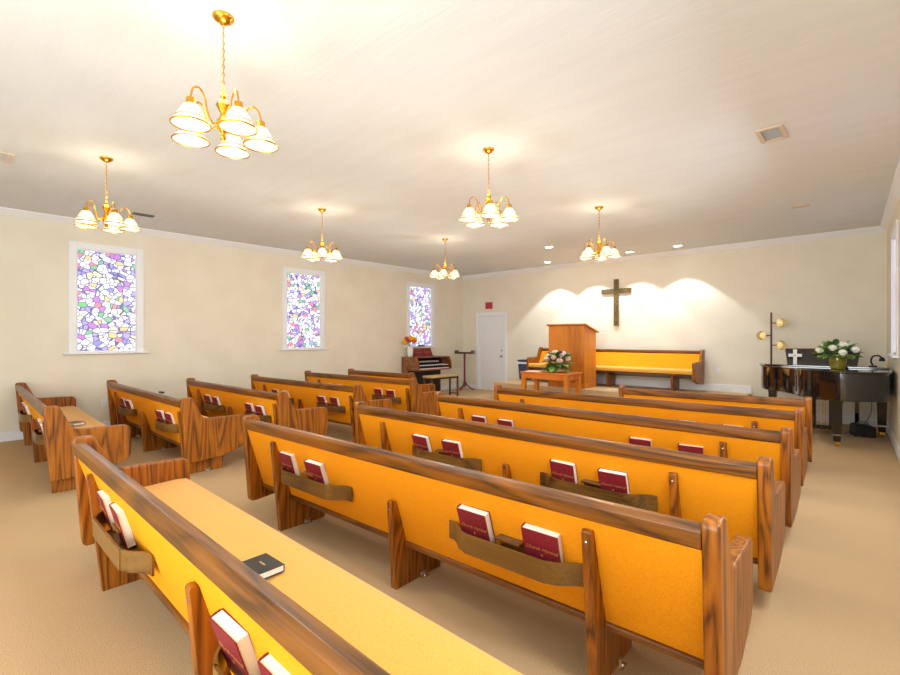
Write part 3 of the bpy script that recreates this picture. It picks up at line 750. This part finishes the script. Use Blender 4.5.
t = thing('organ_bench', 'slim dark bench with tan padded top in front of the organ', 'bench', (-8.05, 8.42, 0), 0)
MB().box(-.16, .16, -.50, .50, .55, .60).build('cushion', M['tan_vinyl'], t, bevel=.015)
MB().box(-.15, .15, -.48, .48, .51, .55).build('seat_frame', M['black'], t)
for sx in (-1, 1):
    for sy in (-1, 1): MB().box(sx * .13 - .018, sx * .13 + .018, sy * .46 - .018, sy * .46 + .018, 0, .51).build('leg', M['dark_oak'], t)
MB().box(-.112, .112, .45, .47, .10, .13).build('stretcher', M['dark_oak'], t); MB().box(-.112, .112, -.47, -.45, .10, .13).build('stretcher', M['dark_oak'], t)

# ------------------------------------------------------------------ grand piano and its surroundings
def piano_outline(off=0):
    sp = bez([(-1.54, 9.72, 0), (-1.52, 9.50, 0), (-1.38, 9.22, 0), (-1.14, 8.98, 0), (-.98, 8.72, 0), (-.86, 8.44, 0), (-.66, 8.27, 0), (-.40, 8.23, 0), (-.14, 8.29, 0), (.04, 8.46, 0), (.085, 8.80, 0)], 5)
    P = [(-1.54, 10.12)] + [(p.x, p.y) for p in sp] + [(.06, 10.12)]
    if off:
        c = Vector((-.77, 9.35))
        P = [tuple(c + (Vector(p) - c) * (1 + off / (Vector(p) - c).length)) for p in P]
    return P
t = thing('grand_piano', 'glossy black grand piano with closed lid in the right corner', 'piano', (0, 0, 0))
MB().prism(piano_outline(), 'z', .66, 1.035).build('case', M['black_gloss'], t, bevel=.006)
MB().prism(piano_outline(.028), 'z', 1.037, 1.06).build('lid', M['black_gloss'], t, bevel=.005)
MB().prism([(-1.42, 9.18), (.08, 9.18), (.07, 9.60), (-1.56, 9.60)], 'z', 1.06, 1.085).build('folded_lid_flap', M['black_gloss'], t, bevel=.006)
kb = MB()
for i in range(52): kb.box(-1.40 + i * .0236, -1.40 + (i + .94) * .0236, 10.125, 10.25, .74, .76)
kb.mi = 1
for i in range(52):
    if i % 7 not in (1, 4): kb.box(-1.40 + (i + .7) * .0236, -1.40 + (i + 1.25) * .0236, 10.125, 10.20, .76, .772)
kb.build('keyboard', [M['pages'], M['black']], t)
kc = MB(); kc.box(-1.54, 0, 10.12, 10.28, .66, .735); kc.box(-1.54, -1.41, 10.12, 10.28, .735, .86); kc.box(-.165, 0, 10.12, 10.28, .735, .86); kc.build('key_frame', M['black_gloss'], t, bevel=.006)
dk = MB(); dk.prism(rpoly([(-1.17, 1.085, .01), (-1.21, 1.335, .02), (-.24, 1.345, .02), (-.28, 1.085, .01)], 3), 'y', 9.62, 9.645); dk.v = [(x, y + (z - 1.085) * .32, z) for x, y, z in dk.v]; dk.build('music_desk', M['black_gloss'], t)
for lx, ly in ((-1.40, 9.85), (.0, 9.78), (-.46, 8.46)):
    q = MB(); vs = []
    prof = [(.04, .07), (.045, .16), (.045, .17), (.05, .18), (.055, .34), (.062, .60), (.085, .66)]
    for r_, z in prof:
        vs += [(lx - r_, ly - r_, z), (lx + r_, ly - r_, z), (lx + r_, ly + r_, z), (lx - r_, ly + r_, z)]
    n = len(prof)
    q.add(vs, [(0, 3, 2, 1), tuple(range(4 * n - 4, 4 * n))] + [(i * 4 + k, i * 4 + (k + 1) % 4, i * 4 + 4 + (k + 1) % 4, i * 4 + 4 + k) for i in range(n - 1) for k in range(4)])
    o = q.build('leg', M['black_gloss'], t, bevel=.004)
    c = MB(); c.lathe([(.02, -.012), (.03, -.01), (.03, .01), (.02, .012)], (lx, ly, .031), 12, Rx); c.box(lx - .012, lx + .012, ly - .02, ly + .02, .04, .075); c.build('caster', M['brass'], o)
    MB().box(lx - .047, lx + .047, ly - .047, ly + .047, .155, .175).build('ferrule', M['metal'], o)
ly = MB()
for xx in (-.80, -.60): ly.box(xx - .018, xx + .018, 9.52, 9.56, .12, .66)
ly.box(-.84, -.56, 9.50, 9.60, .06, .13)
ly.build('pedal_lyre', M['black_gloss'], t, bevel=.005)
for xx in (-.74, -.70, -.66): MB().tube([(xx, 9.54, .13), (xx, 9.54, .66)], .006, 6).build('pedal_rod', M['brass'], t)
for xx in (-.77, -.70, -.63): MB().tube([(xx, 9.50, .075), (xx, 9.44, .07), (xx, 9.40, .065)], [.008, .012, .016], 8).build('pedal', M['brass'], t)
for xx in (-.60, ): MB().tube([(xx, 9.56, .14), (xx + .02, 9.95, .64)], .008, 6).build('lyre_brace', M['brass'], t)

t = thing('flower_vase', 'white hydrangeas in a lime glass vase standing on the grand piano', 'flowers', (-.47, 8.78, 1.06))
MB().lathe([(.07, 0), (.085, .01), (.10, .12), (.095, .17), (.088, .17), (.092, .12), (.078, .015), (0, .012)], seg=22).build('vase', M['green_glass'], t)
MB().lathe([(0, .02), (.075, .02), (.088, .12), (0, .125)], seg=18).build('vase_filling', M['leaf_lime'], t)
bouquet(t, .13, .28, .24, 10, 120, 5, [(M['white_petal'], .066)], [M['leaf'], M['leaf_dark'], M['leaf'], M['leaf']])
t = thing('small_cross', 'small white cross standing before the piano music desk', 'cross', (-1.06, 9.60, 1.085))
MB().box(-.025, .025, -.012, .012, 0, .24).build('upright', M['ceramic'], t); MB().box(-.09, .09, -.013, .013, .115, .165).build('crossbar', M['ceramic'], t)
MB().lathe([(.012, 0), (.012, .004), (0, .004)], (0, -.0135, .14), 12, Rx).build('medallion', M['grey'], t)
t = thing('piano_lamp', 'small black gooseneck lamp at the right end of the grand piano', 'lamp', (-.10, 9.35, 1.085))
MB().lathe([(.05, 0), (.05, .015), (.01, .02), (0, .02)], seg=16).build('base', M['black'], t)
MB().tube(bez([(0, 0, .02), (-.02, 0, .08), (.0, 0, .15), (.06, 0, .165), (.10, 0, .13)], 5), .011, 8).build('neck', M['black'], t)
MB().lathe([(.012, .02), (.03, .0), (.036, -.04), (.03, -.04), (.01, .01)], (.10, 0, .125), 14).build('lamp_head', M['black'], t)

t = thing('floor_lamp', 'black pole floor lamp with three amber glass globes by the back wall', 'lamp', (-1.52, 10.50, 0))
MB().lathe([(.13, 0), (.13, .02), (.02, .03), (0, .03)], seg=22).build('base', M['black'], t)
MB().tube([(0, 0, .03), (0, 0, 1.99)], .016, 10).build('pole', M['dark_oak'], t)
for zz, a in ((1.79, .2), (1.56, PI + .45), (1.38, .15)):
    d = Vector((math.cos(a), -abs(math.sin(a)), 0))
    ar = MB().tube([(0, 0, zz), tuple(d * .09 + Vector((0, 0, zz)))], .009, 8).build('lamp_arm', M['dark_oak'], t)
    MB().ball(tuple(d * .10 + Vector((0, 0, zz))), .028, 10).build('bulb_cup', M['dark_oak'], ar)
    p = d * .16 + Vector((0, 0, zz))
    q = MB(); q.ball(tuple(p), .082, 20); q.ball(tuple(p), .078, 20); q.build('globe', M['amber'], ar)
    MB().ball(tuple(p - d * .02), .03, 12).build('bulb', plain('amber_bulb', (1, 1, 1, 1), emit=(1, .8, .45, 1), es=.35), ar)

t = thing('piano_bench', 'black piano bench behind the grand piano by the back wall', 'bench', (-.62, 10.50, 0))
MB().box(-.36, .36, -.17, .17, .44, .50).build('cushion', M['black'], t, bevel=.02)
for sx in (-1, 1):
    for sy in (-1, 1): MB().box(sx * .31 - .025, sx * .31 + .025, sy * .13 - .025, sy * .13 + .025, 0, .44).build('leg', M['black_gloss'], t)
t = thing('equipment_case', 'rounded black case on the carpet under the grand piano', 'case', (-.22, 9.62, 0), .3)
MB().prism(rpoly([(-.13, 0.0, .02), (-.13, .19, .05), (.13, .17, .06), (.13, 0, .02)], 5), 'y', -.12, .12).build('case_body', M['black'], t, bevel=.02)
MB().tube(bez([(-.06, 0, .185), (-.05, 0, .215), (.05, 0, .21), (.06, 0, .178)], 5), .008, 6).build('handle', M['grey'], t)
tag(MB().tube(bez([(-.24, 9.48, .01), (-.42, 9.55, .01), (-.40, 9.80, .01), (-.25, 9.90, .08), (-.14, 9.92, .30), (-.12, 9.95, .5), (-.16, 10.0, .66)], 6), .008, 6).build('power_cord', M['grey']), 'pale cable looping up from the floor to the grand piano', 'cord')
